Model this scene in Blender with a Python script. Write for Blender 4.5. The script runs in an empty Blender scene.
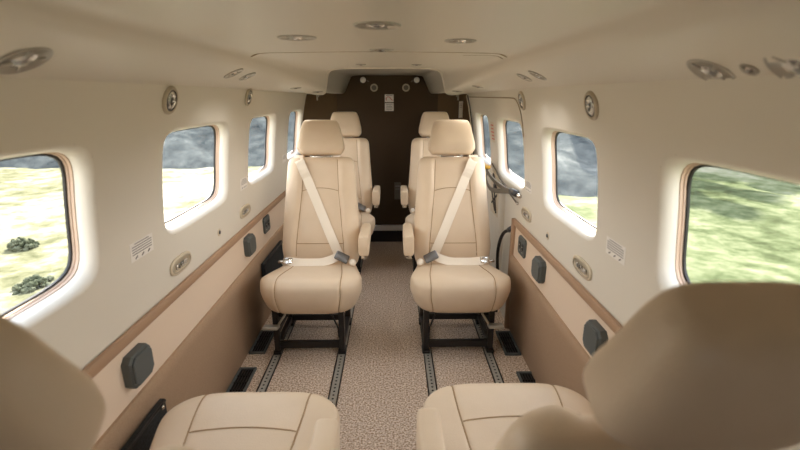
import bpy, bmesh, math, random
import numpy as np
from mathutils import Vector, Matrix
random.seed(7)
C = bpy.context.scene.collection
sc = bpy.context.scene
PI = math.pi

# ------------------------------------------------------------------ materials
def rgb(h):
    out = []
    for i in (0, 2, 4):
        c = int(h[i:i+2], 16) / 255
        out.append(c/12.92 if c <= .04045 else ((c+.055)/1.055)**2.4)
    return (*out, 1)

def mat(name, col, rough=.5, metal=0., spec=.5, noise=None, bump=None, col2=None, coat=0.):
    """noise=(scale, lo, hi) mixes col and col2; bump=(scale, strength, kind)"""
    m = bpy.data.materials.new(name); m.use_nodes = True
    nt = m.node_tree; b = nt.nodes['Principled BSDF']
    b.inputs['Base Color'].default_value = col
    b.inputs['Roughness'].default_value = rough
    b.inputs['Metallic'].default_value = metal
    b.inputs['Specular IOR Level'].default_value = spec
    if coat: b.inputs['Coat Weight'].default_value = coat
    tc = nt.nodes.new('ShaderNodeTexCoord')
    if noise:
        n = nt.nodes.new('ShaderNodeTexNoise'); n.inputs['Scale'].default_value = noise[0]
        n.inputs['Detail'].default_value = 4
        r = nt.nodes.new('ShaderNodeValToRGB')
        r.color_ramp.elements[0].position = noise[1]; r.color_ramp.elements[1].position = noise[2]
        r.color_ramp.elements[0].color = col; r.color_ramp.elements[1].color = col2
        nt.links.new(tc.outputs['Object'], n.inputs['Vector'])
        nt.links.new(n.outputs['Fac'], r.inputs['Fac'])
        nt.links.new(r.outputs['Color'], b.inputs['Base Color'])
    if bump:
        if bump[2] == 'voronoi':
            t = nt.nodes.new('ShaderNodeTexVoronoi'); o = 'Distance'
        else:
            t = nt.nodes.new('ShaderNodeTexNoise'); o = 'Fac'
        t.inputs['Scale'].default_value = bump[0]
        bp = nt.nodes.new('ShaderNodeBump'); bp.inputs['Strength'].default_value = bump[1]
        bp.inputs['Distance'].default_value = .002
        nt.links.new(tc.outputs['Object'], t.inputs['Vector'])
        nt.links.new(t.outputs[o], bp.inputs['Height'])
        nt.links.new(bp.outputs['Normal'], b.inputs['Normal'])
    return m

M = {}
M['wall'] = mat('wall_plastic', rgb('ded8cc'), .42, spec=.4, bump=(420, .05, 'noise'))
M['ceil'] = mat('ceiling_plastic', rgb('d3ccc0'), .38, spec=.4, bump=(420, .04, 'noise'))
M['aft'] = mat('shaded_aft_plastic', rgb('9f9a92'), .5, spec=.3)  # ceiling plastic greyed: the shade at the aft end is put into this colour
M['band'] = mat('cream_band', rgb('e4d0bb'), .55, spec=.3, bump=(500, .1, 'noise'))
M['rail'] = mat('tan_trim_leather', rgb('a98a70'), .5, spec=.35, bump=(300, .1, 'noise'))
M['lower'] = mat('tan_sidewall_fabric', rgb('a58a72'), .8, spec=.2, noise=(260, .35, .65), col2=rgb('ae947b'), bump=(500, .25, 'noise'))
M['carpet'] = mat('speckled_carpet', rgb('a3866c'), 1., spec=.05, noise=(140, .37, .62), col2=rgb('efdecb'), bump=(220, .9, 'noise'))
M['leather'] = mat('cream_leather', rgb('dfcab0'), .42, spec=.4, bump=(330, .16, 'voronoi'), noise=(9, .3, .75), col2=rgb('d9c3a7'))
M['seam'] = mat('leather_seam', rgb('a88a66'), .7)
M['belt'] = mat('cream_webbing', rgb('f6ebda'), .7, spec=.25, bump=(600, .3, 'noise'))
M['buckle'] = mat('grey_buckle', rgb('7c7c7e'), .35, metal=.6)
M['dkbuckle'] = mat('dark_buckle', rgb('3b3c3f'), .4)
M['black'] = mat('black_metal', rgb('231f1d'), .45, spec=.5)
M['steel'] = mat('polished_steel', rgb('d6d3ce'), .18, metal=1.)
M['chrome'] = mat('lamp_chrome', rgb('8b8a88'), .2, metal=.6, noise=(60, .45, .55), col2=rgb('f4f2ee'), bump=(70, 1., 'noise'))
M['lampring'] = mat('satin_lamp_ring', rgb('a9a49b'), .28, metal=.55)
M['alu'] = mat('track_aluminium', rgb('c4c0b4'), .4, metal=.45)
M['hole'] = mat('track_hole', rgb('191715'), .8)
M['greybox'] = mat('grey_plastic', rgb('5a5e5d'), .5, spec=.35)
M['pouch'] = mat('black_mesh_fabric', rgb('1f2020'), .8, noise=(160, .4, .6), col2=rgb('33363a'), bump=(260, .6, 'noise'))
M['brown'] = mat('dark_brown_carpet', rgb('493c30'), .95, spec=.1, noise=(300, .35, .65), col2=rgb('5a4b3b'), bump=(300, .6, 'noise'))
M['brown2'] = mat('brown_side_carpet', rgb('66543f'), .95, spec=.1, noise=(300, .35, .65), col2=rgb('746049'), bump=(300, .6, 'noise'))
M['white'] = mat('white_label', rgb('eeeae4'), .5)
M['ink'] = mat('grey_print', rgb('8f8b8a'), .7)
M['dink'] = mat('dark_print', rgb('4c4848'), .7)
M['red'] = mat('red_print', rgb('c97668'), .7)
M['gasket'] = mat('black_rubber', rgb('1d1917'), .5)
M['lining'] = mat('pink_tan_lining', rgb('c9ae98'), .5)
M['fitting'] = mat('beige_fitting', rgb('d3c6af'), .4, spec=.5)
M['fitring'] = mat('grey_beige_ring', rgb('b8ad99'), .35, metal=.2)
M['strap'] = mat('grey_strap', rgb('6d665c'), .8)
M['cockpit'] = mat('cockpit_black', rgb('262524'), .8)
M['yellow'] = mat('yellow_plastic', rgb('d8a63a'), .5)
M['pink'] = mat('red_plastic', rgb('bf3f4c'), .5)
M['meadow'] = mat('dry_meadow', rgb('8f9445'), 1., spec=0.)
M['seal'] = mat('panel_gap', rgb('a3937c'), .7)
M['shrub'] = mat('shrub_leaves', (.035, .04, .024, 1), 1., spec=0., noise=(9, .35, .65), col2=(.09, .095, .065, 1))
M['bark'] = mat('bark', rgb('4d4238'), 1., spec=0.)

def glass_mat():
    m = bpy.data.materials.new('acrylic_pane'); m.use_nodes = True
    nt = m.node_tree; nt.nodes.remove(nt.nodes['Principled BSDF'])
    out = nt.nodes['Material Output']
    t = nt.nodes.new('ShaderNodeBsdfTransparent'); t.inputs['Color'].default_value = (.95, .96, .96, 1)
    g = nt.nodes.new('ShaderNodeBsdfGlossy'); g.inputs['Roughness'].default_value = .03
    mx = nt.nodes.new('ShaderNodeMixShader')
    mx.inputs[0].default_value = .035; nt.links.new(t.outputs[0], mx.inputs[1]); nt.links.new(g.outputs[0], mx.inputs[2])
    nt.links.new(mx.outputs[0], out.inputs[0])
    return m
M['glass'] = glass_mat()

def ground_mat(name, cols, scale, stops, big=.35):
    m = bpy.data.materials.new(name); m.use_nodes = True
    nt = m.node_tree; b = nt.nodes['Principled BSDF']
    b.inputs['Roughness'].default_value = 1; b.inputs['Specular IOR Level'].default_value = 0
    tc = nt.nodes.new('ShaderNodeTexCoord')
    n1 = nt.nodes.new('ShaderNodeTexNoise'); n1.inputs['Scale'].default_value = scale; n1.inputs['Detail'].default_value = 8; n1.inputs['Roughness'].default_value = .72
    n2 = nt.nodes.new('ShaderNodeTexNoise'); n2.inputs['Scale'].default_value = big; n2.inputs['Detail'].default_value = 3
    mx = nt.nodes.new('ShaderNodeMath'); mx.operation = 'ADD'
    ml = nt.nodes.new('ShaderNodeMath'); ml.operation = 'MULTIPLY'; ml.inputs[1].default_value = .5
    r = nt.nodes.new('ShaderNodeValToRGB')
    el = r.color_ramp.elements
    while len(el) < len(cols): el.new(.5)
    for e, s, c in zip(el, stops, cols): e.position = s; e.color = c
    for n in (n1, n2): nt.links.new(tc.outputs['Object'], n.inputs['Vector'])
    nt.links.new(n1.outputs['Fac'], mx.inputs[0]); nt.links.new(n2.outputs['Fac'], mx.inputs[1])
    nt.links.new(mx.outputs[0], ml.inputs[0]); nt.links.new(ml.outputs[0], r.inputs['Fac'])
    nt.links.new(r.outputs['Color'], b.inputs['Base Color'])
    return m
def dk(h, k):
    c = rgb(h); return (c[0]*k, c[1]*k, c[2]*k, 1)

# ------------------------------------------------------------------ helpers
def link(name, me, m, parent=None, smooth=True):
    mats = m if isinstance(m, (list, tuple)) else [m]
    for x in mats: me.materials.append(x)
    if smooth: me.polygons.foreach_set('use_smooth', [True]*len(me.polygons))
    o = bpy.data.objects.new(name, me); C.objects.link(o)
    if parent: o.parent = parent
    return o
def obj(name, bm, m, parent=None, smooth=True, sharp=None):
    bmesh.ops.recalc_face_normals(bm, faces=bm.faces)
    if sharp is not None:
        for e in bm.edges:
            if len(e.link_faces) == 2 and e.calc_face_angle(0) > math.radians(sharp): e.smooth = False
    me = bpy.data.meshes.new(name); bm.to_mesh(me); bm.free()
    return link(name, me, m, parent, smooth)
def tag(o, label=None, cat=None, group=None, kind=None):
    if label: o['label'] = label
    if cat: o['category'] = cat
    if group: o['group'] = group
    if kind: o['kind'] = kind
    return o
def thing(name, label, cat, loc=(0, 0, 0), rotz=0, group=None):
    o = bpy.data.objects.new(name, None); C.objects.link(o)
    o.empty_display_size = .1
    o.location = loc; o.rotation_euler = (0, 0, rotz)
    return tag(o, label, cat, group)
def struct(name, bm, m, parent=None, smooth=True, sharp=40):
    o = obj(name, bm, m, parent, smooth, sharp)
    if parent is None: o['kind'] = 'structure'
    return o

def box(bm, c, s, bev=0., rot=None, mi=0, seg=2):
    r = bmesh.ops.create_cube(bm, size=1)
    vs = r['verts']
    for v in vs: v.co = Vector((v.co.x*s[0], v.co.y*s[1], v.co.z*s[2]))
    fs = list({f for v in vs for f in v.link_faces})
    if bev > 0:
        es = list({e for v in vs for e in v.link_edges})
        rb = bmesh.ops.bevel(bm, geom=es, offset=bev, segments=seg, profile=.5, affect='EDGES')
        vs = list({v for f in rb['faces'] for v in f.verts} | {v for v in vs if v.is_valid})
        fs = list({f for v in vs for f in v.link_faces})
    for v in vs:
        p = v.co
        if rot is not None: p = rot @ p
        v.co = p + Vector(c)
    for f in fs: f.material_index = mi
    return vs
def tube(bm, pts, r, n=8, closed=False, cap=True, rx=None, mi=0):
    pts = [Vector(p) for p in pts]
    N = len(pts); rings = []
    up = None
    for i, p in enumerate(pts):
        a = pts[(i-1) % N] if (closed or i > 0) else p
        b = pts[(i+1) % N] if (closed or i < N-1) else p
        t = (b-a).normalized()
        if up is None:
            up = Vector((0, 0, 1)) if abs(t.z) < .9 else Vector((0, 1, 0))
        s = t.cross(up)
        if s.length < 1e-6: s = t.orthogonal()
        s.normalize(); u = s.cross(t).normalized(); up = u
        rr = r[i] if isinstance(r, (list, tuple)) else r
        rings.append([bm.verts.new(p + s*math.cos(2*PI*k/n)*rr + u*math.sin(2*PI*k/n)*(rr if rx is None else rx)) for k in range(n)])
    fs = []
    for i in range(N if closed else N-1):
        A, B = rings[i], rings[(i+1) % N]
        for k in range(n): fs.append(bm.faces.new((A[k], A[(k+1) % n], B[(k+1) % n], B[k])))
    if cap and not closed:
        fs.append(bm.faces.new(rings[0][::-1])); fs.append(bm.faces.new(rings[-1]))
    for f in fs: f.material_index = mi
def loft(bm, rings, closed=True, capa=True, capb=True, mi=0):
    R = [[bm.verts.new(p) for p in r] for r in rings]
    n = len(R[0])
    for A, B in zip(R, R[1:]):
        for k in range(n if closed else n-1):
            f = bm.faces.new((A[k], A[(k+1) % n], B[(k+1) % n], B[k])); f.material_index = mi
    if closed and capa: bm.faces.new(R[0][::-1]).material_index = mi
    if closed and capb: bm.faces.new(R[-1]).material_index = mi
    return R
def lathe(bm, prof, c, axis, n=32, sx=1., xdir=None, mi=0):
    """profile [(r, h)] about axis through c; sx stretches along xdir"""
    a = Vector(axis).normalized()
    x = Vector(xdir) if xdir is not None else a.orthogonal()
    x = (x - a*x.dot(a)).normalized(); y = a.cross(x)
    rings = []
    for r, h in prof:
        rings.append([Vector(c) + a*h + x*math.cos(2*PI*k/n)*r*sx + y*math.sin(2*PI*k/n)*r for k in range(n)])
    loft(bm, rings, True, prof[0][0] > 1e-5 and False, prof[-1][0] > 1e-5, mi)
def ribbon(bm, pts, nrm, w, th=.0025, mi=0):
    """flat strap: centre points, surface normals, half width w"""
    pts = [Vector(p) for p in pts]; rings = []
    for i, p in enumerate(pts):
        a = pts[max(i-1, 0)]; b = pts[min(i+1, len(pts)-1)]
        t = (b-a).normalized(); n = Vector(nrm[i]).normalized(); s = t.cross(n).normalized(); n = s.cross(t).normalized()
        rings.append([p - s*w - n*th/2, p + s*w - n*th/2, p + s*w + n*th/2, p - s*w + n*th/2])
    loft(bm, rings, True, True, True, mi)
def smooth_closed(P, per=6):
    P = [np.array(p, float) for p in P]; n = len(P); out = []
    for i in range(n):
        p0, p1, p2, p3 = P[i-1], P[i], P[(i+1) % n], P[(i+2) % n]
        for k in range(per):
            t = k/per
            out.append(.5*((2*p1)+(-p0+p2)*t+(2*p0-5*p1+4*p2-p3)*t*t+(-p0+3*p1-3*p2+p3)*t**3))
    return out
def smooth_open(P, per=6):
    P = [np.array(p, float) for p in P]; P = [2*P[0]-P[1]]+P+[2*P[-1]-P[-2]]; out = []
    for i in range(1, len(P)-2):
        p0, p1, p2, p3 = P[i-1:i+3]
        for k in range(per):
            t = k/per
            out.append(.5*((2*p1)+(-p0+p2)*t+(2*p0-5*p1+4*p2-p3)*t*t+(-p0+3*p1-3*p2+p3)*t**3))
    out.append(P[-2]); return out
def sst(a, b, x):                                       # smoothstep, also for b < a
    t = min(1, max(0, (x-a)/(b-a))); return t*t*(3-2*t)

# ------------------------------------------------------------------ cabin cross-section
CX = -.045
_z = np.linspace(-.1, 1.35, 1451)
_w = np.interp(_z, [-.1, 0, .62, .80, .95, 1.07, 1.16, 1.225, 1.3], [.66, .66, .66, .655, .64, .622, .604, .585, .562])
_w = np.convolve(np.pad(_w, 40, mode='edge'), np.ones(81)/81, 'valid')
def W(z): return float(np.interp(z, _z, _w))
def WN(z, side):                                   # inward unit normal
    d = (W(z+.01)-W(z-.01))/.02
    v = Vector((-side, 0, side*side*d)); v.normalize(); return v
def WP(y, z, side, off=0.):                        # point on the wall, off = distance inwards
    return Vector((CX+side*W(z), y, z)) + WN(z, side)*off
ZT, ZB = 1.232, .60
YF, YR = -1.3, 3.72
WIN = {-1: [(.43, 1.018), (1.325, 1.89), (2.15, 2.665), (2.98, 3.45)], 1: [(.40, .972), (1.28, 1.795), (2.05, 2.60), (2.80, 3.27)]}
WZS = {-1: (.766, 1.106), 1: (.754, 1.088)}
NQ = 10
def sq_loop(n=NQ):
    a = np.linspace(-1, 1, n+1)
    return [(-1, v) for v in a[:-1]] + [(v, 1) for v in a[:-1]] + [(1, -v) for v in a[:-1]] + [(-v, -1) for v in a[:-1]]
SQ = sq_loop()
def rr_pt(a, b, hw, hh, e=7.):
    r = (abs(a)**e + abs(b)**e)**(-1/e); return a*r*hw, b*r*hh

def wall_mesh(side, y0, y1, z0, z1, wins, thick=0.):
    bm = bmesh.new(); WZ = WZS[side]
    mg = .022
    rects = [(a-mg, b+mg) for a, b in wins]
    rz = (WZ[0]-mg, WZ[1]+mg)
    ys = {y0, y1}
    for a, b in rects: ys |= set(np.linspace(a, b, NQ+1))
    ys = sorted(ys); full = []
    for a, b in zip(ys, ys[1:]):
        k = max(1, int((b-a)/.12)); full += list(np.linspace(a, b, k+1)[:-1])
    full.append(ys[-1])
    zs = list(np.linspace(z0, rz[0], 5)) + list(np.linspace(rz[0], rz[1], NQ+1))[1:] + list(np.linspace(rz[1], z1, 6))[1:]
    for a, b in zip(full, full[1:]):
        for c, d in zip(zs, zs[1:]):
            m = (a+b)/2, (c+d)/2
            if any(r0 < m[0] < r1 for r0, r1 in rects) and rz[0] < m[1] < rz[1]: continue
            bm.faces.new([bm.verts.new(WP(y, z, side)) for y, z in ((a, c), (b, c), (b, d), (a, d))])
    for (r0, r1), (w0, w1) in zip(rects, wins):
        oc = ((r0+r1)/2, (rz[0]+rz[1])/2, (r1-r0)/2, (rz[1]-rz[0])/2)
        ic = ((w0+w1)/2, (WZ[0]+WZ[1])/2, (w1-w0)/2, (WZ[1]-WZ[0])/2)
        loops = []
        for t in (0, .35, .7, 1):
            L = []
            for a, b in SQ:
                p = np.array((oc[0]+a*oc[2], oc[1]+b*oc[3]))
                q = rr_pt(a, b, ic[2], ic[3]); q = np.array((ic[0]+q[0], ic[1]+q[1]))
                s = p*(1-t)+q*t; L.append(WP(s[0], s[1], side))
            loops.append(L)
        loft(bm, loops, True, False, False)
    bmesh.ops.remove_doubles(bm, verts=bm.verts, dist=.0004)
    return bm
def window(side, w, n):
    WZ = WZS[side]
    cy, cz, hw, hh = (w[0]+w[1])/2, (WZ[0]+WZ[1])/2, (w[1]-w[0])/2, (WZ[1]-WZ[0])/2
    def ring(ins, dep):
        L = []
        for a, b in SQ2:
            q = rr_pt(a, b, hw-ins, hh-ins); L.append(WP(cy+q[0], cz+q[1], side, -dep))
        return L
    SQ2 = sq_loop(16)
    bm = bmesh.new()
    loft(bm, [ring(i, d) for i, d in ((0, 0), (.003, .0005), (.007, .003), (.012, .008), (.016, .015), (.019, .024), (.020, .034))], True, False, False)
    o = struct(f'window_{n}', bm, M['wall'])
    bm = bmesh.new()
    loft(bm, [ring(i, d) for i, d in ((.020, .034), (.022, .0345), (.0225, .041), (.0245, .0415), (.025, .049))], True, False, False)
    obj('liner', bm, M['lining'], o, sharp=40)
    bm = bmesh.new(); loft(bm, [ring(i, d) for i, d in ((.025, .046), (.0295, .047), (.030, .052))], True, False, False)
    obj('gasket', bm, M['gasket'], o, sharp=40)
    bm = bmesh.new(); r = ring(.028, .051); bm.faces.new([bm.verts.new(p) for p in r])
    obj('pane', bm, M['glass'], o, smooth=False)
    # daylight portal for the sky seen through this opening
    L = bpy.data.lights.new('window_portal', 'AREA'); L.shape = 'RECTANGLE'; L.size = 2*hw+.02; L.size_y = 2*hh+.02
    L.cycles.is_portal = True
    lo = bpy.data.objects.new('window_portal', L); C.objects.link(lo)
    nrm = WN(cz, side)                      # points inwards
    lo.matrix_world = Matrix.Translation(WP(cy, cz, side, -.075)) @ (-nrm).to_track_quat('Z', 'Y').to_matrix().to_4x4()
    return o

k = 1
DOOR_Y = 2.13
wl = struct('wall_left', wall_mesh(-1, YF, YR, ZB, ZT, WIN[-1]), M['wall'], sharp=50)
wr = struct('wall_right', wall_mesh(1, YF, DOOR_Y-.1, ZB, ZT, WIN[1][:2]), M['wall'], sharp=50)
dr = struct('door_1', wall_mesh(1, DOOR_Y-.098, YR, .0, ZT, WIN[1][2:]), M['wall'], sharp=50)
for s in (-1, 1):
    for w in WIN[s]: window(s, w, k); k += 1

def strip(side, y0, y1, prof, ny=2, endcap=False):
    """profile [(z, inward offset)] swept along the wall"""
    bm = bmesh.new()
    loft(bm, [[Vector((CX+side*(W(z)-o), y, z)) for z, o in prof] for y in np.linspace(y0, y1, ny)], endcap, True, True)
    return bm
rail_prof = [(.603, 0), (.606, .004), (.604, .011), (.598, .014), (.582, .014), (.574, .012), (.571, .004), (.571, -.002)]
band_prof = [(.574, .003), (.50, .004), (.40, .006)]
low_prof = [(.418, .005), (.416, .013), (.408, .018), (.385, .020), (.365, .018), (.20, .012), (.0, .0)]
for s, par, y1 in ((-1, wl, YR), (1, wr, 2.17)):
    struct('cream_band', strip(s, YF, y1-.004, band_prof), M['band'], par)
    struct('lower_panel', strip(s, YF, y1-.002, low_prof), M['lower'], par)
    struct('tan_rail', strip(s, YF, y1, rail_prof), M['rail'], par)
# upright end of the right-hand trim where the door begins
bm = bmesh.new()
loft(bm, [[Vector((CX+1*(W(z)-o), y, z)) for y, o in ((2.150, .0), (2.150, .014), (2.158, .022), (2.172, .022), (2.180, .014), (2.180, -.002))] for z in np.linspace(.0, .604, 12)], False)
struct('rail_end', bm, M['rail'], wr)

# door outline and jamb on the right
bm = bmesh.new()
pth = [(2.035, z) for z in np.linspace(1.02, 1.09, 3)] + [(2.035+.085*(1-math.cos(t)), 1.09+.095*math.sin(t)) for t in np.linspace(.2, PI/2, 7)] + [(y, 1.187) for y in np.linspace(2.2, 3.40, 14)]
tube(bm, [WP(y, z, 1, .001) for y, z in pth], .0035, 6)
obj('door_seam', bm, M['seal'], dr)
bm = bmesh.new()
loft(bm, [[Vector((CX+W(z)-o, y, z)) for y, o in ((2.40, -.002), (2.405, .014), (2.42, .022), (2.44, .022), (2.455, .014), (2.46, -.002))] for z in np.linspace(.0, .72, 10)], False)
obj('door_jamb', bm, M['wall'], dr)
bm = bmesh.new(); tube(bm, [WP(3.43, z, 1, .004) for z in np.linspace(.1, 1.2, 14)], .009, 8); tube(bm, [WP(3.405, z, 1, .004) for z in np.linspace(.1, 1.2, 14)], .004, 6, mi=1)
obj('door_frame_strip', bm, [M['fitting'], M['gasket']], dr)

# ------------------------------------------------------------------ ceiling
CF = [(.592, 1.217), (.578, 1.232), (.53, 1.258), (.47, 1.287), (.445, 1.306), (.425, 1.326), (.39, 1.334), (.30, 1.3355), (.15, 1.337), (0, 1.338)]
CA = [(.602, 1.214), (.56, 1.214), (.47, 1.206), (.37, 1.198), (.338, 1.206), (.315, 1.25), (.288, 1.305), (.265, 1.330), (.15, 1.336), (0, 1.336)]
from functools import lru_cache
@lru_cache(maxsize=20000)
def ceil_half(y):
    s = sst(1.55, 3.3, y)
    P = [np.array(a)*(1-s)+np.array(b)*s for a, b in zip(CF, CA)]
    return smooth_open(P, 5)
HN = len(ceil_half(0))
@lru_cache(maxsize=20000)
def ceil_row(y):
    h = ceil_half(y)
    return [(CX-p[0], p[1]) for p in h] + [(CX+p[0], p[1]) for p in h[-2::-1]]
def ceil_z(x, y):
    r = ceil_row(y); return float(np.interp(x, [a for a, b in r], [b for a, b in r]))
def ceil_n(x, y):
    e = .012
    dx = (ceil_z(x+e, y)-ceil_z(x-e, y))/(2*e); dy = (ceil_z(x, y+e)-ceil_z(x, y-e))/(2*e)
    return Vector((dx, dy, -1)).normalized()            # into the room
def lip_y(x):
    a = abs(x-CX)
    return float(np.interp(a, [0, .2, .25, .29, .33, .38, .46, .54, .62], [2.47, 2.47, 2.50, 2.56, 2.70, 2.90, 3.15, 3.35, 3.5]))
YS = np.linspace(0, 1, 70)
def ceil_part(f0, f1, dz, n):
    rows = []
    base = ceil_row(0)
    for t in np.linspace(0, 1, n):
        row = []
        for j in range(len(base)):
            # column j: march so that y follows the lip curve at this column
            y = 2.5
            for _ in range(6):
                x = ceil_row(y)[j][0]; ya, yb = f0(x), f1(x); y = ya+(yb-ya)*t
            x, z = ceil_row(y)[j]; row.append(Vector((x, y, z+dz)))
        rows.append(row)
    bm = bmesh.new(); loft(bm, rows, False); return bm
ce = struct('ceiling', ceil_part(lambda x: YF, lip_y, 0, 60), M['ceil'], sharp=60)
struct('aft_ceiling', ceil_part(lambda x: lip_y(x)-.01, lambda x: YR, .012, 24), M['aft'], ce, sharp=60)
bm = bmesh.new()
xs = np.linspace(CX-.585, CX+.585, 60)
tube(bm, [Vector((x, lip_y(x), ceil_z(x, lip_y(x))-.001)) for x in xs], .006, 8)
struct('lip', bm, M['ceil'], ce)
bm = bmesh.new()
tube(bm, [Vector((x, 1.585+.02*((x-CX)/.42)**2, ceil_z(x, 1.6)+.001)) for x in np.linspace(CX-.43, CX+.43, 30)], .0028, 6)
tube(bm, [Vector((x, 1.70-.055*(x-.25)/.2, ceil_z(x, 1.66)+.001)) for x in np.linspace(.25, CX+.43, 8)], .0022, 6)
struct('panel_joint', bm, M['seal'], ce)

# ------------------------------------------------------------------ floor, bulkheads
bm = bmesh.new(); box(bm, (CX, (YF+YR)/2, -.02), (1.36, YR-YF, .04))
fl = struct('floor', bm, M['carpet'], smooth=False)
YB = 3.69
bm = bmesh.new()
zt = [(-.44, ceil_z(-.44+.0, YB)), (.355, ceil_z(.355, YB))]
rows = []
for x in np.linspace(-.46, .37, 40):
    rows.append([Vector((x, YB, .0)), Vector((x, YB, .6)), Vector((x, YB, ceil_z(x, YB)+.03))])
loft(bm, rows, False)
wb = struct('wall_back', bm, M['brown'])
for s, nm in ((-1, 'aft_side_panel'), (1, 'aft_side_panel')):
    bm = bmesh.new(); rows = []
    for t in np.linspace(0, 1, 6):
        col = []
        for z in np.linspace(0, 1.245, 24):
            xa = CX+s*.40; xb = CX+s*(W(z)+.004)
            ya, yb = YB-.002, 3.44
            y = ya+(yb-ya)*t; x = xa+(xb-xa)*math.sin(t*PI/2)
            col.append(Vector((x, y, z)))
        rows.append(col)
    loft(bm, rows, False); struct(nm, bm, M['brown2'], wb)
# step at the foot of the aft bulkhead
bm = bmesh.new(); box(bm, (CX, 3.67, .05), (1.26, .06, .10), .004)
st = struct('trim_1', bm, M['black'], smooth=False)
bm = bmesh.new(); box(bm, (CX, 3.662, .118), (1.24, .05, .040), .006); struct('sill_strip', bm, M['white'], st, smooth=False)
bm = bmesh.new()
for c, d in (((CX, YF, .43), (1.42, .02, .88)), ((CX, YF, 1.23), (1.42, .02, .42)), ((-.60, YF, .945), (.31, .02, .16)), ((.51, YF, .945), (.31, .02, .16)), ((CX, YF, .945), (.10, .02, .16))): box(bm, c, d)
wf = struct('wall_front', bm, M['cockpit'], smooth=False)  # unseen wall, made black to dim the near cabin
for x0, x1 in ((-.445, CX-.05), (CX+.05, .355)):  # unseen panes, added and sized to light the near seat backs
    bm = bmesh.new(); bm.faces.new([bm.verts.new(q) for q in ((x0, YF, .86), (x1, YF, .86), (x1, YF, 1.03), (x0, YF, 1.03))])
    obj('added_windscreen_pane', bm, M['glass'], wf, smooth=False)
    L = bpy.data.lights.new('window_portal', 'AREA'); L.shape = 'RECTANGLE'; L.size = x1-x0; L.size_y = .16; L.cycles.is_portal = True
    lo = bpy.data.objects.new('window_portal', L); C.objects.link(lo); lo.location = ((x0+x1)/2, YF-.03, .945); lo.rotation_euler = (PI/2, 0, 0)

# ------------------------------------------------------------------ floor tracks and grilles
def track(x, label):
    o = thing('seat_track', label, 'seat track', (x, 0, 0), 0, 'seat tracks')
    bm = bmesh.new(); box(bm, (0, 1.75, .002), (.030, 3.3, .006), .001)
    for i in range(int(3.2/.024)):
        r = bmesh.ops.create_circle(bm, cap_ends=True, segments=8, radius=.0050, matrix=Matrix.Translation((0, .16+i*.024, .0056)))
        for f in {f for v in r['verts'] for f in v.link_faces}: f.material_index = 1
    obj('rail', bm, [M['alu'], M['hole']], o, smooth=False)
    bm = bmesh.new()
    for s in (-1, 1): box(bm, (s*.0185, 1.75, .002), (.004, 3.3, .009), .001)
    obj('edge_strip', bm, M['black'], o, smooth=False)
for x, lb in ((-.56, 'perforated metal seat track in the carpet nearest the left wall'), (-.252, 'perforated metal seat track left of the aisle, by the left seats\' armrests'),
              (.162, 'perforated metal seat track right of the aisle, by the right seats\' armrests'), (.456, 'perforated metal seat track in the carpet nearest the right wall')):
    track(x, lb)
def grille(x, y, s, label):
    o = thing('floor_grille', label, 'grille', (x+s*.012, y, 0), 0, 'floor grilles along the side walls')
    bm = bmesh.new()
    for dx, dy, a, b in ((-.034, 0, .010, .22), (.034, 0, .010, .22), (0, -.104, .074, .012), (0, .104, .074, .012)): box(bm, (dx, dy, .004), (a, b, .012), .002)
    obj('frame', bm, M['greybox'], o, smooth=False)
    bm = bmesh.new(); box(bm, (0, 0, .0), (.064, .2, .004)); obj('duct', bm, M['hole'], o, smooth=False)
    bm = bmesh.new()
    for i in range(4): box(bm, (-.018+.012*i, .0, .004), (.003, .2, .006))
    for i in range(3): box(bm, (0, -.05+.05*i, .0045), (.060, .006, .007))
    obj('louvre', bm, M['black'], o, smooth=False)
grille(-.65, 2.03, -1, 'black floor grille by the left wall under the seat with the belt')
grille(-.652, 1.69, -1, 'black floor grille by the left wall behind the near left seat cushion')
grille(.56, 2.00, 1, 'black floor grille by the right wall under the seat with the belt')
grille(.575, 1.64, 1, 'black floor grille by the right wall behind the near right seat cushion')

# ------------------------------------------------------------------ seats
CW = .236
PROF = [(-.215, .258), (-.266, .268), (-.284, .305), (-.288, .362), (-.276, .400), (-.232, .419), (-.12, .408), (.02, .388), (.12, .372), (.165, .35), (.17, .31), (.14, .275), (0, .265)]
PC = np.array((-.06, .360))
PS = smooth_closed(PROF, 6)
def cush_pt(x, k):
    s = max(0, 1-abs(x/CW)**5.)**(1/5.)
    puff = 0
    for sx in (-.142, .142):
        puff -= .0035*math.exp(-((x-sx)/.006)**2)
    p = PS[k]; q = PC+(p-PC)*(s*(1+.0*puff))
    d = (p-PC)/np.linalg.norm(p-PC); q = q+d*puff
    # corners pulled in: narrow towards the back and round the front corners in plan
    kx = 1-.21*sst(-.24, .12, q[0]) - .08*sst(.36, .27, q[1])
    q[0] += .028*(abs(x)/CW)**4*sst(-.12, -.27, q[0])
    return Vector((x*kx, q[0], q[1]))
def cushion_bm():
    xs = sorted(set(np.round(np.concatenate([CW*np.sin(np.linspace(-PI/2, PI/2, 41))*.9999, np.arange(-.156, -.128, .004), np.arange(.128, .157, .004)]), 5)))
    bm = bmesh.new(); loft(bm, [[cush_pt(x, k) for k in range(len(PS))] for x in xs], True); return bm
def cush_top(x, y):
    best = None
    pts = [cush_pt(x, k) for k in range(4*6, 9*6+1)]
    for a, b in zip(pts, pts[1:]):
        if min(a.y, b.y) <= y <= max(a.y, b.y) and abs(b.y-a.y) > 1e-6:
            z = a.z+(b.z-a.z)*(y-a.y)/(b.y-a.y); best = z if best is None else max(best, z)
    return best if best is not None else .4

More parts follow.
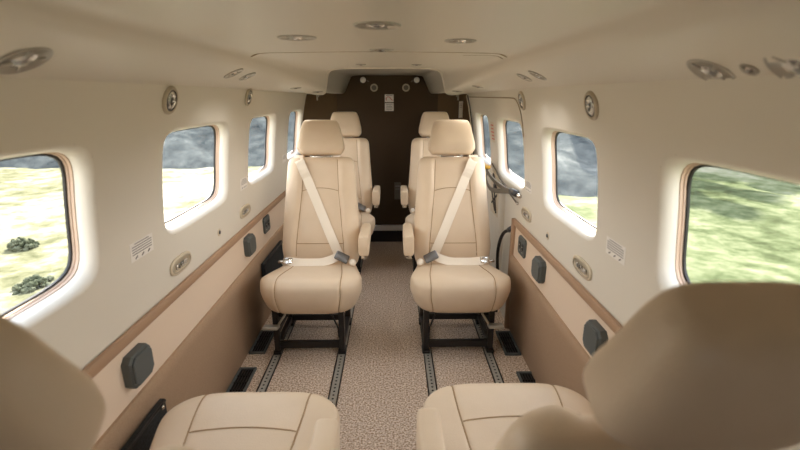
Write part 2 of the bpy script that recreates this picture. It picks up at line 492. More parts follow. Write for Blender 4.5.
BL = .578
def bw(t): return float(np.interp(t, [0, .10, .25, .40, .50, BL], [.185, .203, .196, .184, .178, .172]))
def bh(t): return float(np.interp(t, [0, .1, .4, BL], [.055, .060, .050, .042]))
def xp(t): return float(np.interp(t, [0, .12, .40, BL], [.125, .120, .093, .086]))
BN = 3.0
def bcap(t):
    if t > BL-.05: return max(0., 1-((t-(BL-.05))/.05)**2.4)**(1/2.4)
    if t < .05: return max(0., 1-((.05-t)/.05)**2.4)**(1/2.4)
    return 1.
def bd(x, t):                                           # front surface depth at x, t
    s = bcap(t); w = bw(t)-.045*(1-s); h = bh(t)
    a = min(1, abs(x)/w)
    d = h*(1-a**BN)**(1/BN)
    d += (.018*sst(xp(t)-.012, xp(t)+.028, abs(x)) - .006)*(1-a**6) + .010*math.exp(-((t-.17)/.09)**2)*(1-a**2)
    d -= .004*math.exp(-((abs(x)-xp(t))/.005)**2)
    return d*s
class Back:
    def __init__(s, r, base=(.125, .335)): s.r = r; s.b = base
    def p(s, x, t, d): return Vector((x, s.b[0]+t*math.sin(s.r)-d*math.cos(s.r), s.b[1]+t*math.cos(s.r)+d*math.sin(s.r)))
    def n(s): return Vector((0, -math.cos(s.r), math.sin(s.r)))
def back_bm(B):
    bm = bmesh.new(); rings = []
    ts = sorted(set(list(np.linspace(.0005, .05, 8))+list(np.linspace(.05, BL-.05, 26))+list(BL-.05+.05*np.sin(np.linspace(0, PI/2, 10))*.9995)))
    fr = np.sin(np.linspace(-PI/2, PI/2, 61))
    for t in ts:
        s = bcap(t); w = bw(t)-.045*(1-s); h = bh(t)
        front = [B.p(f*w, t, bd(f*w, t)) for f in fr]
        rear = [B.p(f*w, t, -h*s*(1-abs(f)**BN)**(1/BN)*.9) for f in fr[::-1][1:-1]]
        rings.append(front+rear)
    loft(bm, rings, True); return bm
def head_bm(B, t0, tilt=0., ws=.92, H=.185, ex=6.):
    """cushion block; t0 = distance of its lower edge above the backrest base"""
    bm = bmesh.new(); rings = []
    n = 44
    for u in np.sin(np.linspace(-PI/2, PI/2, 26))*.5+.5:
        s = max(1e-3, 1-abs(2*u-1)**ex)**(1/ex) if 0 < u < 1 else .02
        w = float(np.interp(u, [0, .18, .35, .75, 1], [.112, .127, .125, .108, .094]))*ws-.035*(1-s)
        h = float(np.interp(u, [0, .3, 1], [.050, .056, .046]))*s
        d0 = .018-.008*math.sin(u*PI)
        ring = []
        for k in range(n):
            a = 2*PI*k/n; c, sn = math.cos(a), math.sin(a)
            x = w*math.copysign(abs(c)**(2/3.2), c); d = h*math.copysign(abs(sn)**(2/3.0), sn)
            d += .010*(abs(x)/.12)**2 if sn > 0 else 0
            tt = u*H
            # the headrest may stand more upright than the backrest
            ring.append(B.p(x, t0+tt*math.cos(tilt)-(d+d0)*math.sin(tilt)*0, d0+d+tt*math.sin(tilt)))
        rings.append(ring)
    loft(bm, rings, True); return bm

def seat(name, label, x, y, rotz, m, recline, lift=.012, tilt=0., lo=0., ws=.96, shift=0., H=.178, ex=6.5, near=False):
    """m = +1 when the aisle is on the local +x side"""
    S = thing(name, label, 'seat', (x, y, 0), rotz, 'cabin seats')
    B = Back(math.radians(recline), (.125+shift, .335))
    cu = obj('seat_cushion', cushion_bm(), M['leather'], S)
    for sx in (-.142, .142):
        bm = bmesh.new(); tube(bm, [cush_pt(sx, kk)+Vector((0, 0, .0005)) for kk in range(1, 8*6)], .0021, 6)
        obj('seam', bm, M['seam'], cu)
    bm = bmesh.new()
    if near: tube(bm, [Vector((xx*(1-.08), -.115-.012*math.cos(xx/.142*PI/2), cush_top(xx, -.115-.012*math.cos(xx/.142*PI/2))+.0005)) for xx in np.linspace(-.142, .142, 20)], .0019, 6); obj('seam', bm, M['seam'], cu)
    ba = obj('backrest', back_bm(B), M['leather'], S)
    for s in (-1, 1):
        bm = bmesh.new(); tube(bm, [B.p(s*xp(t), t, bd(s*xp(t), t)+.0012) for t in np.linspace(.06, BL-.02, 40)], .0020, 6); obj('seam', bm, M['seam'], ba)
    for t0, bow in ((.125, 0), (.395, .016)):
        bm = bmesh.new(); tube(bm, [B.p(f*xp(t0), t0+bow*(1-f*f), bd(f*xp(t0)*.97, t0+bow*(1-f*f))+.0008) for f in np.linspace(-1, 1, 24)], .0018, 6)
        obj('seam', bm, M['seam'], ba)
    hd = obj('headrest', head_bm(B, BL+lift-.005, tilt, ws, H, ex), M['leather'], S)
    bm = bmesh.new()
    for s in (-1, 1): tube(bm, [B.p(s*.052, BL-.05, .005), B.p(s*.052, BL+lift+.05, .012)], .006, 10)
    box(bm, B.p(0, BL-.002, .016), (.115, .012, .008), .002)
    obj('headrest_post', bm, M['steel'], hd)
    # armrest on the aisle side
    ax = m*.232
    bm = bmesh.new(); rings = []
    for yy, sc_ in ((-.045, .84), (-.043, .92), (-.038, .98), (-.030, 1), (.10, 1.), (.20, .95), (.232, .8), (.238, .3)):
        zc, hh = .505+.012*(yy+.04), .052*sc_; y_ = yy+(.062 if near else 0)
        if yy > -.03: hh *= 1-.15*(yy+.03)/.27
        ww = .026*sc_; R = []
        for kk in range(28):
            a = 2*PI*kk/28; c, s_ = math.cos(a), math.sin(a)
            R.append(Vector((ax+ww*math.copysign(abs(c)**.4, c), y_, zc+hh*math.copysign(abs(s_)**.4, s_))))
        rings.append(R)
    loft(bm, rings, True)
    ar = obj('armrest', bm, M['leather'], S)
    bm = bmesh.new(); box(bm, (ax, .01, .441), (.03, .05, .026), .005); obj('armrest_bracket', bm, M['steel'], ar)
    bm = bmesh.new(); tube(bm, [(ax-m*.01, .17, .47), (ax-m*.06, .17, .44)], .014, 12)
    obj('armrest_pivot', bm, M['steel'], ar)
    # pan and legs
    bm = bmesh.new(); box(bm, (lo, -.0, .256), (.30, .36, .022), .005); obj('seat_pan', bm, M['black'], S, smooth=False)
    for s in (-1, 1):
        for yy in (-.145, .135):
            bm = bmesh.new(); box(bm, (lo+s*.155, yy, .135), (.026, .038, .25), .003); box(bm, (lo+s*.155, yy, .013), (.036, .06, .016), .003)
            obj('leg', bm, M['black'], S, smooth=False)
    for yy in (-.145, .135):
        bm = bmesh.new(); box(bm, (lo, yy, .045), (.30, .024, .034), .003); obj('crossbar', bm, M['black'], S, smooth=False)
    for s in (-1, 1):
        bm = bmesh.new(); box(bm, (lo+s*.155, -.005, .040), (.022, .27, .03), .003)
        if s == -m:
            box(bm, (lo-m*.158, .0, .17), (.014, .27, .17), .004)
            box(bm, (lo-m*.120, -.03, .215), (.05, .22, .06), .008)
        obj('side_rail', bm, M['black'], S, smooth=False)
    bm = bmesh.new(); tube(bm, [(lo+m*.09, -.17, .262), (lo+m*.115, -.175, .215), (lo+m*.14, -.165, .14), (lo+m*.143, -.16, .09)], .004, 6); obj('cable', bm, M['black'], S)
    bm = bmesh.new()
    R = Matrix.Rotation(math.radians(-12), 3, 'X')
    box(bm, (lo-m*.165, -.20, .165), (.072, .05, .016), .006, R); tube(bm, [(lo-m*.135, -.185, .17), (lo-m*.11, -.16, .205), (lo-m*.10, -.12, .24)], .0055, 8)
    obj('lever', bm, M['alu'], S)
    # belt
    be_bm = bmesh.new(); P, Nn = [], []
    xo, xi = -m*.112, m*.098
    tA, tB = BL-.012, .065
    top = [(BL-.06, -.06), (BL-.015, -.066), (BL+.008, -.03), (BL+.006, .012)]
    for t, d in top: P.append(B.p(xo-m*.004, t, d)); Nn.append(B.n()*(d+.03)*20+Vector((0, math.sin(B.r), math.cos(B.r))))
    for f in np.linspace(0, 1, 26):
        t = tA+(tB-tA)*f; xx = xo+(xi-xo)*f
        w_ = max(bd(xx+e, t) for e in (-.022, -.011, 0, .011, .022))
        P.append(B.p(xx, t-.012*(f == 0), w_+.005)); Nn.append(B.n())
    ribbon(be_bm, P, Nn, .0235)
    be = obj('shoulder_belt', be_bm, M['belt'], S, smooth=False)
    if near: return S
    lp = bmesh.new(); P, Nn = [], []
    pts = [(-m*.175, .075, .375), (-m*.158, .038, .402), (-m*.11, .018, .404), (-m*.05, .012, .402), (m*.02, .016, .404), (m*.07, .028, .415), (m*.10, .036, .428)]
    for q in smooth_open(pts, 5):
        z = max(q[2], cush_top(q[0], q[1])+.014)
        P.append(Vector((q[0], q[1], z))); Nn.append(Vector((0, -.75, .66)))
    ribbon(lp, P, Nn, .022)
    obj('lap_belt', lp, M['belt'], S, smooth=False)
    bk = bmesh.new()
    R = Matrix.Rotation(m*math.radians(28), 3, 'Y') @ Matrix.Rotation(math.radians(48), 3, 'X')
    box(bk, (m*.120, .020, .428), (.070, .046, .018), .007, R)
    b_ = obj('buckle', bk, M['buckle'], S)
    bk = bmesh.new(); box(bk, (-m*.150, .030, .405), (.050, .036, .014), .005, Matrix.Rotation(math.radians(45), 3, 'X')); box(bk, (-m*.186, .05, .395), (.035, .022, .012), .003)
    obj('belt_adjuster', bk, M['steel'], S)
    bk = bmesh.new(); tube(bk, [(m*.165, .055, .385), (m*.172, .02, .40), (m*.18, -.01, .405)], [.016, .019, .012], 10)
    obj('belt_anchor_cover', bk, M['belt'], S)
    return S
XL, XR = -.376, .305
seat('cabin_seat', 'cream leather seat facing the camera with belt across it, left of aisle in front', XL, 2.08, 0, 1, 17, lo=-.028)
seat('cabin_seat', 'cream leather seat facing the camera with belt across it, right of aisle in front', XR, 2.08, 0, -1, 17, lo=.004)
seat('cabin_seat', 'rearmost cream leather seat on the left, half hidden behind another seat', -.355, 3.12, 0, 1, 15, lo=-.05)
seat('cabin_seat', 'rearmost cream leather seat on the right, half hidden behind another seat', .310, 3.12, 0, -1, 15)
seat('cabin_seat', 'rear-facing tan leather seat in the left foreground, its headrest cut off at the left edge', -.372, .81, PI, -1, 36, lift=.086, tilt=.224, lo=.03, ws=.875, shift=-.038, H=.181, ex=3.1, near=True)
seat('cabin_seat', 'rear-facing tan leather seat in the right foreground with large blurred headrest', XR, .84, PI, 1, 29.2, lift=.027, tilt=.029, ws=.825, shift=.025, H=.186, ex=4.6, near=True)

# ------------------------------------------------------------------ wall fittings
def frame_on_wall(y, z, side):
    n = WN(z, side); t = Vector((0, 1, 0)); u = n.cross(t)
    if u.z < 0: u = -u
    return n, t, u
def place(name, label, cat, y, z, side, group=None, off=0.):
    """Empty whose local X runs along the cabin, Y up the wall, Z into the room"""
    n, t, u = frame_on_wall(y, z, side)
    tx = u.cross(n)
    o = thing(name, label, cat, (0, 0, 0), 0, group)
    Mx = Matrix((tx, u, n)).transposed().to_4x4(); Mx.translation = WP(y, z, side, off)
    o.matrix_world = Mx; return o
def octo(w, h, c):
    return [(-w+c, -h), (w-c, -h), (w, -h+c), (w, h-c), (w-c, h), (-w+c, h), (-w, h-c), (-w, -h+c)]
def wall_box(y, side, label, z=.5):
    o = place('folded_cup_holder', label, 'cup holder', y, z, side, 'grey boxes on the cream band', .0055)
    bm = bmesh.new()
    w, h, c = .051, .047, .015
    loft(bm, [[Vector((a, b, d)) for a, b in octo(w-i, h-i, c)] for d, i in ((-.004, .0), (.018, 0), (.022, .003), (.022, .006), (.026, .006), (.028, .008))], True)
    obj('body', bm, M['greybox'], o, smooth=False)
    bm = bmesh.new()
    loft(bm, [[Vector((a, b, d)) for a, b in octo(w-.004, h-.004, c)] for d in (.0175, .0215)], True)
    obj('edge_line', bm, M['dkbuckle'], o, smooth=False)
wall_box(1.07, -1, 'dark grey octagonal box on the left cream band, nearest the camera')
wall_box(2.055, -1, 'dark grey octagonal box on the left cream band, beside the belted left seat', .51)
wall_box(1.185, 1, 'dark grey octagonal box on the right cream band, partly behind the near headrest', .50)
wall_box(1.725, 1, 'dark grey octagonal box on the right cream band, next to the flat outlet panel', .508)
def outlet(y, side, label, z):
    o = place('outlet_panel', label, 'outlet', y, z, side, 'flat outlet panels', .006)
    bm = bmesh.new(); loft(bm, [[Vector((a, b, d)) for a, b in octo(.055-i, .044-i, .012)] for d, i in ((-.004, 0), (.005, 0), (.007, .002))], True)
    obj('plate', bm, M['greybox'], o, smooth=False)
    for dx in (-.022, .022):
        bm = bmesh.new(); box(bm, (dx, .004, .0075), (.024, .03, .004), .002); obj('socket', bm, M['black'], o, smooth=False)
    bm = bmesh.new()
    for dx in (-.022, .022): box(bm, (dx, .004, .0098), (.010, .004, .001)); box(bm, (dx, -.024, .0075), (.012, .003, .001))
    obj('contact', bm, M['alu'], o, smooth=False)
outlet(2.385, -1, 'flat dark outlet panel on the left cream band next to the seat backrest', .52)
outlet(2.005, 1, 'flat dark outlet panel at the far end of the right cream band', .512)
def oval(y, z, side, label):
    o = place('oval_vent', label, 'vent', y, z, side, 'oval recessed vents above the rail')
    def ov(a, b, d, n=40):
        R = []
        for kk in range(n):
            t = 2*PI*kk/n; c, s = math.cos(t), math.sin(t)
            R.append(Vector((a*math.copysign(abs(c)**.75, c), b*math.copysign(abs(s)**.75, s), d)))
        return R
    bm = bmesh.new(); loft(bm, [ov(.074, .029, 0), ov(.074, .029, .004), ov(.071, .026, .006), ov(.062, .020, .006), ov(.058, .017, .002)], True, True, False)
    obj('bezel', bm, M['fitting'], o)
    bm = bmesh.new(); loft(bm, [ov(.066, .0225, .0062), ov(.0655, .022, .0075), ov(.060, .0185, .0075), ov(.0595, .018, .0062)], True, False, False)
    obj('inner_ring', bm, M['fitring'], o)
    bm = bmesh.new(); loft(bm, [ov(.058, .017, .0022), ov(.052, .013, .0010)], True, False, True); obj('recess', bm, M['fitring'], o)
    bm = bmesh.new()
    for i in range(5): box(bm, (-.032+.016*i, -.003, .004), (.010, .015, .006), .002)
    obj('louvre', bm, M['chrome'], o)
oval(1.402, .667, -1, 'oval vent with beige rim on the left wall, nearer the camera')
oval(2.075, .673, -1, 'small oval vent on the left wall beyond the outlined button')
oval(1.358, .662, 1, 'oval vent with beige rim on the right wall, nearer the camera')
oval(1.995, .672, 1, 'small oval vent on the right wall above the trim end')
def button(y, z, side, label):
    o = place('wall_button', label, 'button', y, z, side, 'dark wall buttons')
    bm = bmesh.new(); lathe(bm, [(.0155, 0), (.0155, .002), (.010, .003), (.009, .001)], (0, 0, 0), (0, 0, 1), 20); obj('ring', bm, M['fitting'], o)
    bm = bmesh.new(); lathe(bm, [(.0085, .0005), (.008, .004), (.005, .006)], (0, 0, 0), (0, 0, 1), 16, 1, (1, 0, 0)); obj('plunger', bm, M['dkbuckle'], o)
button(1.746, .668, -1, 'small dark round button on the left wall below the window sill')
button(1.70, .662, 1, 'small dark round button on the right wall below the window sill')
def placard(y, z, side, w, h, label, icons=True, lines=5, rot=0):
    o = place('placard', label, 'placard', y, z, side, 'white instruction placards')
    bm = bmesh.new(); box(bm, (0, 0, .0006), (2*w, 2*h, .0014), .0005); obj('card', bm, M['white'], o, smooth=False)
    bm = bmesh.new()
    for i in range(lines):
        ww = w*(.62 if i == 0 else .86)
        hh = h*(.80-.27*i)
        box(bm, (0, hh, .0016), (2*ww, h*.10, .0006))
    obj('print_lines', bm, M['ink'], o, smooth=False)
    if icons:
        bm = bmesh.new()
        for dx in (-.55, 0, .55): box(bm, (w*dx, -h*.68, .0016), (w*.22, h*.14, .0006), 0, Matrix.Rotation(.5, 3, 'Z'))
        obj('icon', bm, M['dink'], o, smooth=False)
placard(1.195, .793, -1, .058, .026, 'white printed placard on the left wall between the two nearest windows')
placard(2.085, .803, -1, .048, .026, 'small white placard on the left wall before the third window', lines=4)
placard(2.90, .81, -1, .045, .024, 'tiny white placard on the left wall beside the belted left seat shoulder', False, 4)
placard(1.160, .790, 1, .054, .025, 'white printed placard on the right wall between the two nearest windows')
placard(1.985, .803, 1, .045, .025, 'small white placard on the right wall beyond the second window', lines=4)
o = place('placard', 'red lettered placard on the door between the two far windows', 'placard', 2.70, .985, 1, 'white instruction placards')
bm = bmesh.new(); box(bm, (0, 0, .0005), (.09, .13, .001)); obj('card', bm, M['fitting'], o, smooth=False)
bm = bmesh.new()
for i in range(5): box(bm, (0, .045-.02*i, .0014), (.07-.012*(i % 2), .008, .0008))
obj('print_lines', bm, M['red'], o, smooth=False)
def gasper(y, z, side, label):
    o = place('air_nozzle', label, 'air vent', y, z, side, 'round air nozzles high on the walls')
    bm = bmesh.new(); lathe(bm, [(.041, 0), (.041, .004), (.038, .008), (.033, .009), (.030, .006), (.029, .002)], (0, 0, 0), (0, 0, 1), 36); obj('bezel', bm, M['fitring'], o)
    bm = bmesh.new(); lathe(bm, [(.029, .002), (.027, .007), (.018, .012), (.010, .010), (.009, .004)], (0, 0, 0), (0, 0, 1), 30); obj('ball', bm, M['chrome'], o)
    bm = bmesh.new(); lathe(bm, [(.0305, .0055), (.0300, .0085), (.0285, .0085), (.028, .0050)], (0, 0, 0), (0, 0, 1), 30); obj('groove', bm, M['dkbuckle'], o)
    bm = bmesh.new(); box(bm, (0, 0, .010), (.020, .0045, .008), .001); box(bm, (0, 0, .010), (.0045, .020, .008), .001); obj('core', bm, M['chrome'], o)
gasper(1.348, 1.186, -1, 'round beige air nozzle high on the left wall, nearer the camera')
gasper(2.072, 1.193, -1, 'round beige air nozzle high on the left wall above the third window')
gasper(1.288, 1.172, 1, 'round beige air nozzle high on the right wall, nearer the camera')
gasper(1.985, 1.178, 1, 'round beige air nozzle high on the right wall at the door corner')
# black fabric pouches low on the left wall
def pouch(y, z, w, h, label, slant):
    o = thing('mesh_pouch', label, 'pouch', (CX-W(.3)+.026, y, z), 0, 'black pouches on the left wall')
    bm = bmesh.new()
    q = [(-w, -h-slant), (w, -h+slant), (w, h+slant*.4), (-w, h-slant*.6)]
    loft(bm, [[Vector((d, a*s, b*s)) for a, b in q] for d, s in ((-.004, 1), (.010, 1), (.014, .96))], True)
    obj('pocket', bm, M['pouch'], o, smooth=False)
    bm = bmesh.new(); tube(bm, [(.013, q[3][0]*.97, q[3][1]*.95), (.015, 0, (q[3][1]+q[2][1])/2), (.013, q[2][0]*.97, q[2][1]*.95)], .004, 6); obj('hem', bm, M['black'], o)
    bm = bmesh.new(); lathe(bm, [(.008, .010), (.008, .015), (.004, .018)], (0, w-.022, h*.75), (1, 0, 0), 14); obj('snap', bm, M['steel'], o)
pouch(.975, .30, .155, .050, 'black mesh pouch on the left wall beside the near left seat cushion', .0)
pouch(2.38, .29, .20, .072, 'black mesh pouch on the left wall beside the belted left seat', .0)

# ------------------------------------------------------------------ ceiling lamps
def lamp(x, y, r, label, grp='round ceiling lamps', name='ceiling_lamp', cat='lamp', stretch=1.):
    n = ceil_n(x, y); z = ceil_z(x, y)
    o = thing(name, label, cat, (0, 0, 0), 0, grp)
    t = Vector((0, 1, 0)); t = (t-n*t.dot(n)).normalized(); u = n.cross(t)
    Mx = Matrix((t, u, n)).transposed().to_4x4(); Mx.translation = Vector((x, y, z)); o.matrix_world = Mx
    bm = bmesh.new(); lathe(bm, [(r, -.001), (r, .0016), (r*.95, .0032), (r*.88, .0034), (r*.84, .0016)], (0, 0, 0), (0, 0, 1), 36, stretch, (1, 0, 0)); obj('bezel', bm, M['lampring'], o)
    bm = bmesh.new(); lathe(bm, [(r*.845, .0016), (r*.72, .0006), (r*.5, .0012), (r*.3, .004), (r*.16, .0052), (.0, .0056)], (0, 0, 0), (0, 0, 1), 28, stretch, (1, 0, 0)); obj('reflector', bm, M['chrome'], o)
    bm = bmesh.new()
    for kk in range(4):
        a = kk*PI/2+.5; box(bm, (math.cos(a)*r*.55*stretch, math.sin(a)*r*.55, .0022), (r*.42, r*.16, .003), .001, Matrix.Rotation(a, 3, 'Z'))
    obj('spoke', bm, M['lampring'], o)
    return o
for x, y, r, lb in (
    (-.032, 1.00, .050, 'round chrome lamp in the middle of the ceiling, nearest the camera'),
    (-.038, 1.53, .040, 'thin round chrome lamp in the middle of the ceiling by the panel joint'),
    (-.236, 1.197, .048, 'round chrome lamp on the left of the flat ceiling'),
    (.176, 1.255, .042, 'round chrome lamp on the right of the flat ceiling'),
    (-.150, 2.22, .024, 'tiny lamp on the left before the aft ceiling lip'),
    (.110, 2.22, .024, 'tiny lamp on the right before the aft ceiling lip'),
    (-.585, .765, .044, 'round chrome lamp on the left ceiling slope at the left edge'),
    (-.545, 1.63, .036, 'left chrome lamp of the twin pair on the left ceiling slope'),
    (-.545, 1.78, .034, 'right chrome lamp of the twin pair on the left ceiling slope'),
    (-.505, 2.45, .030, 'small chrome lamp on the left slope beyond the twin pair'),
    (-.440, 2.75, .030, 'small chrome lamp on the left slope close to the brown bulkhead'),
    (.525, .775, .042, 'round chrome lamp on the right slope near the right headrest side'),
    (.530, .612, .046, 'round chrome lamp on the right slope at the right picture edge'),
    (.525, .692, .014, 'small chrome nozzle between the two near right slope lamps'),
    (.475, 1.55, .034, 'near chrome lamp of the twin pair on the right ceiling slope'),
    (.475, 1.70, .032, 'far chrome lamp of the twin pair on the right ceiling slope'),
    (.425, 2.35, .030, 'small chrome lamp on the right slope beyond the twin pair'),
    (.370, 2.70, .030, 'small chrome lamp on the right slope close to the brown bulkhead')):
    lamp(x, y, r, lb)

# ------------------------------------------------------------------ things on the aft bulkhead
YW = YB-.001
def bulk(name, label, cat, x, z, group=None):
    o = thing(name, label, cat, (x, YW, z), 0, group); return o
for z, lb, col in ((1.175, 'upper white placard with a red mark on the brown bulkhead', 'red'), (1.108, 'lower white placard with grey lines on the brown bulkhead', 'ink')):
    o = bulk('placard', lb, 'placard', -.030, z, 'bulkhead placards')
    bm = bmesh.new(); box(bm, (0, -.001, 0), (.070, .003, .060), .001); obj('card', bm, M['white'], o, smooth=False)
    bm = bmesh.new()
    if col == 'red':
        tube(bm, [(-.028, -.003, -.005), (-.012, -.003, .012), (.004, -.003, .008), (.014, -.003, -.006), (.028, -.003, -.016)], .0028, 6)
        box(bm, (-.024, -.003, -.006), (.006, .001, .022))
        obj('red_mark', bm, M['red'], o)
        bm = bmesh.new(); box(bm, (0, -.003, .022), (.05, .001, .004)); obj('print_line', bm, M['ink'], o, smooth=False)
    else:
        for i in range(4): box(bm, (0, -.003, .018-.012*i), (.056-.008*(i % 2), .001, .0045))
        obj('print_line', bm, M['ink'], o, smooth=False)
for x, lb in ((-.148, 'brown round disc on the bulkhead left of the placards'), (.102, 'brown round disc on the bulkhead right of the placards')):
    o = bulk('round_speaker', lb, 'speaker', x, 1.255, 'bulkhead discs')
    bm = bmesh.new(); lathe(bm, [(.030, 0), (.030, .004), (.026, .007), (.022, .005)], (0, 0, 0), (0, -1, 0), 28); obj('rim', bm, M['fitring'], o)
    bm = bmesh.new(); lathe(bm, [(.022, .0045), (.012, .006), (.0, .0065)], (0, 0, 0), (0, -1, 0), 24); obj('grille', bm, M['strap'], o)
for x, lb in ((-.232, 'small white knob at the top left of the bulkhead arch'), (.185, 'small white knob at the top right of the bulkhead arch')):
    o = bulk('white_knob', lb, 'knob', x, 1.312, 'bulkhead knobs')
    bm = bmesh.new(); lathe(bm, [(.014, 0), (.022, .012), (.022, .032), (.012, .040)], (0, 0, 0), (0, -1, 0), 20); obj('cap', bm, M['white'], o)
    bm = bmesh.new(); tube(bm, [(.03*(1 if x < 0 else -1), -.004, -.004), (.045*(1 if x < 0 else -1), -.004, -.012)], .004, 6); obj('screw', bm, M['steel'], o)
for x, y, lb in ((-.568, 3.53, 'small hook high on the left side of the brown bulkhead'), (.49, 3.53, 'small hook high on the right side of the brown bulkhead')):
    o = thing('coat_hook', lb, 'hook', (x, y, 1.185), 0, 'bulkhead hooks')
    bm = bmesh.new(); tube(bm, [(0, .02, .012), (0, -.012, .008), (0, -.022, -.006), (0, -.014, -.022)], .006, 8); obj('hook', bm, M['fitring'], o)
    bm = bmesh.new(); lathe(bm, [(.012, 0), (.012, .006)], (0, .012, .01), (0, -1, 0), 14); obj('base', bm, M['fitring'], o)
o = thing('side_placard', 'tall white placard on the brown panel beside the right door frame', 'placard', (.508, 3.50, 1.095), math.radians(52))
bm = bmesh.new(); box(bm, (0, -.004, 0), (.055, .003, .120), .001); obj('card', bm, M['white'], o, smooth=False)
bm = bmesh.new()
for i in range(3): box(bm, (0, -.006, .04-.012*i), (.03, .001, .003))
obj('print_line', bm, M['ink'], o, smooth=False)
o = thing('grey_panel', 'tall grey plate on the lower brown bulkhead behind the aisle', 'plate', (.036, YW, .432), 0)
bm = bmesh.new(); box(bm, (0, -.002, 0), (.056, .004, .145), .001); obj('plate', bm, M['strap'], o, smooth=False)
bm = bmesh.new(); box(bm, (0, -.0045, .04), (.04, .001, .01)); box(bm, (0, -.0045, .015), (.04, .001, .006)); obj('print_line', bm, M['ink'], o, smooth=False)

# ------------------------------------------------------------------ door strap, cable, diagram
o = thing('door_strap', 'grey webbing strap with yellow handle hanging by the right door window', 'strap', (.56, 2.2, .78))
def loc(y, z, off): return WP(y, z, 1, off)-Vector((.56, 2.2, .78))
bm = bmesh.new()
pts = smooth_open([loc(2.70, .775, .05), loc(2.62, .765, .055), loc(2.50, .745, .05), loc(2.36, .735, .04), loc(2.24, .735, .03), loc(2.16, .742, .018)], 6)
ribbon(bm, pts, [WN(.8, 1)]*len(pts), .012, .006)
pts = smooth_open([loc(2.70, .775, .04), loc(2.66, .715, .055), loc(2.55, .685, .055), loc(2.42, .695, .045), loc(2.28, .722, .03), loc(2.18, .74, .016)], 6)
ribbon(bm, pts, [WN(.8, 1)]*len(pts), .012, .006)
obj('webbing', bm, M['strap'], o, smooth=False)
bm = bmesh.new(); tube(bm, [loc(2.20, .738, .02), loc(2.13, .738, .012)], .016, 10); obj('end_clip', bm, M['dkbuckle'], o)
bm = bmesh.new(); tube(bm, [loc(2.13, .738, .012), loc(2.09, .735, .008)], .010, 10); obj('stud', bm, M['steel'], o)
bm = bmesh.new(); box(bm, loc(2.70, .79, .05), (.035, .11, .022), .008); obj('yellow_handle', bm, M['yellow'], o)
bm = bmesh.new(); box(bm, loc(2.77, .787, .055), (.036, .045, .03), .01); obj('red_tip', bm, M['pink'], o)
o = thing('door_rod', 'thin dark rod running down the door below the strap', 'rod', WP(2.4, .72, 1, .008))
b0 = WP(2.4, .72, 1, .008)
bm = bmesh.new(); tube(bm, [WP(y, z, 1, .008)-b0 for y, z in ((2.72, .80), (2.5, .745), (2.3, .71), (2.14, .69))], .004, 6); obj('rod', bm, M['strap'], o)
bm = bmesh.new(); lathe(bm, [(.007, 0), (.007, .008)], WP(2.14, .69, 1, .002)-b0, WN(.7, 1), 12); obj('clip', bm, M['steel'], o)
o = thing('air_hose', 'black hose curving down beside the end of the right tan trim', 'hose', WP(2.25, .3, 1, .02))
b0 = WP(2.25, .3, 1, .02)
bm = bmesh.new(); pts = smooth_open([WP(y, z, 1, f)-b0 for y, z, f in ((2.20, .535, .018), (2.27, .50, .03), (2.33, .43, .035), (2.36, .34, .035), (2.35, .22, .03), (2.33, .10, .03), (2.33, .01, .03))], 6)
tube(bm, pts, .009, 10); obj('tube', bm, M['black'], o)
bm = bmesh.new(); tube(bm, [WP(2.17, .553, 1, .015)-b0, WP(2.21, .533, 1, .019)-b0], .015, 12); obj('connector', bm, M['dkbuckle'], o)
o = place('door_diagram', 'grey line diagram placard on the door right of the belted seat', 'placard', 2.66, .63, 1)
bm = bmesh.new(); box(bm, (0, 0, .001), (.20, .26, .002)); obj('card', bm, M['fitting'], o, smooth=False)
bm = bmesh.new()
for a, b in (((-.07, .09), (.07, .02)), ((-.05, .11), (.05, .04)), ((.06, .0), (-.06, -.07)), ((-.07, .0), (.03, -.10)), ((-.02, .05), (.06, -.11))):
    tube(bm, [(a[0], a[1], .003), (b[0], b[1], .003)], .006, 6)
obj('drawn_line', bm, M['dink'], o)

# ------------------------------------------------------------------ outside
ME = ground_mat('dry_meadow', [dk('8a8c66', .19), dk('bdb994', .22), dk('ded7bd', .26), dk('f2eddf', .29)], 2.4, (.36, .45, .53, .63), .3)
LA = ground_mat('green_lawn', [dk('78825c', .15), dk('9aa678', .18), dk('bcc196', .21), dk('ddd7ba', .25)], 2.6, (.38, .46, .54, .64), .3)
HI = ground_mat('hazy_scrub_slope', [dk('5a6266', .12), dk('7c8486', .15), dk('9fa4a2', .18), dk('cfcfc6', .25)], 1.3, (.36, .46, .56, .68), .25)  # grey-blue window haze put into the scrub's own colours
def gh(x, y):
    n = .10*math.sin(x*.9+1.3)*math.sin(y*.7)+.05*math.sin(x*2.3+y*1.7)
    return -1.2+n*.5
def hillh(x, y):
    y0 = 15.2 if x < 0 else float(np.interp(x, [0, 5.6, 7.0, 8.8, 11, 30], [11.0, 11.2, 12.8, 17.5, 18.2, 18.6]))
    d = max(0, y-y0-.5*math.sin(x*.8))
    return d
def terrain(name, x0, x1, y0, y1, nx, ny, f, m):
    bm = bmesh.new()
    loft(bm, [[Vector((x, y, f(x, y))) for y in np.linspace(y0, y1, ny)] for x in np.linspace(x0, x1, nx)], False)
    return struct(name, bm, m)
terrain('meadow_ground', -60, -.9, -30, 60, 90, 120, gh, ME)
terrain('lawn_ground', .6, 60, -30, 60, 90, 120, gh, LA)
def hill(x, y):
    d = hillh(x, y)
    if d <= 0: return -1.45
    return -1.2+min(5.0, .30*d)+.12*math.sin(x*1.9+y)*min(1, d)+.10*math.sin(x*4.1-y*2.3)*min(1, d)-.06*(1-min(1, d*2))
terrain('hill_slope', -60, 60, 9, 60, 140, 110, hill, HI)
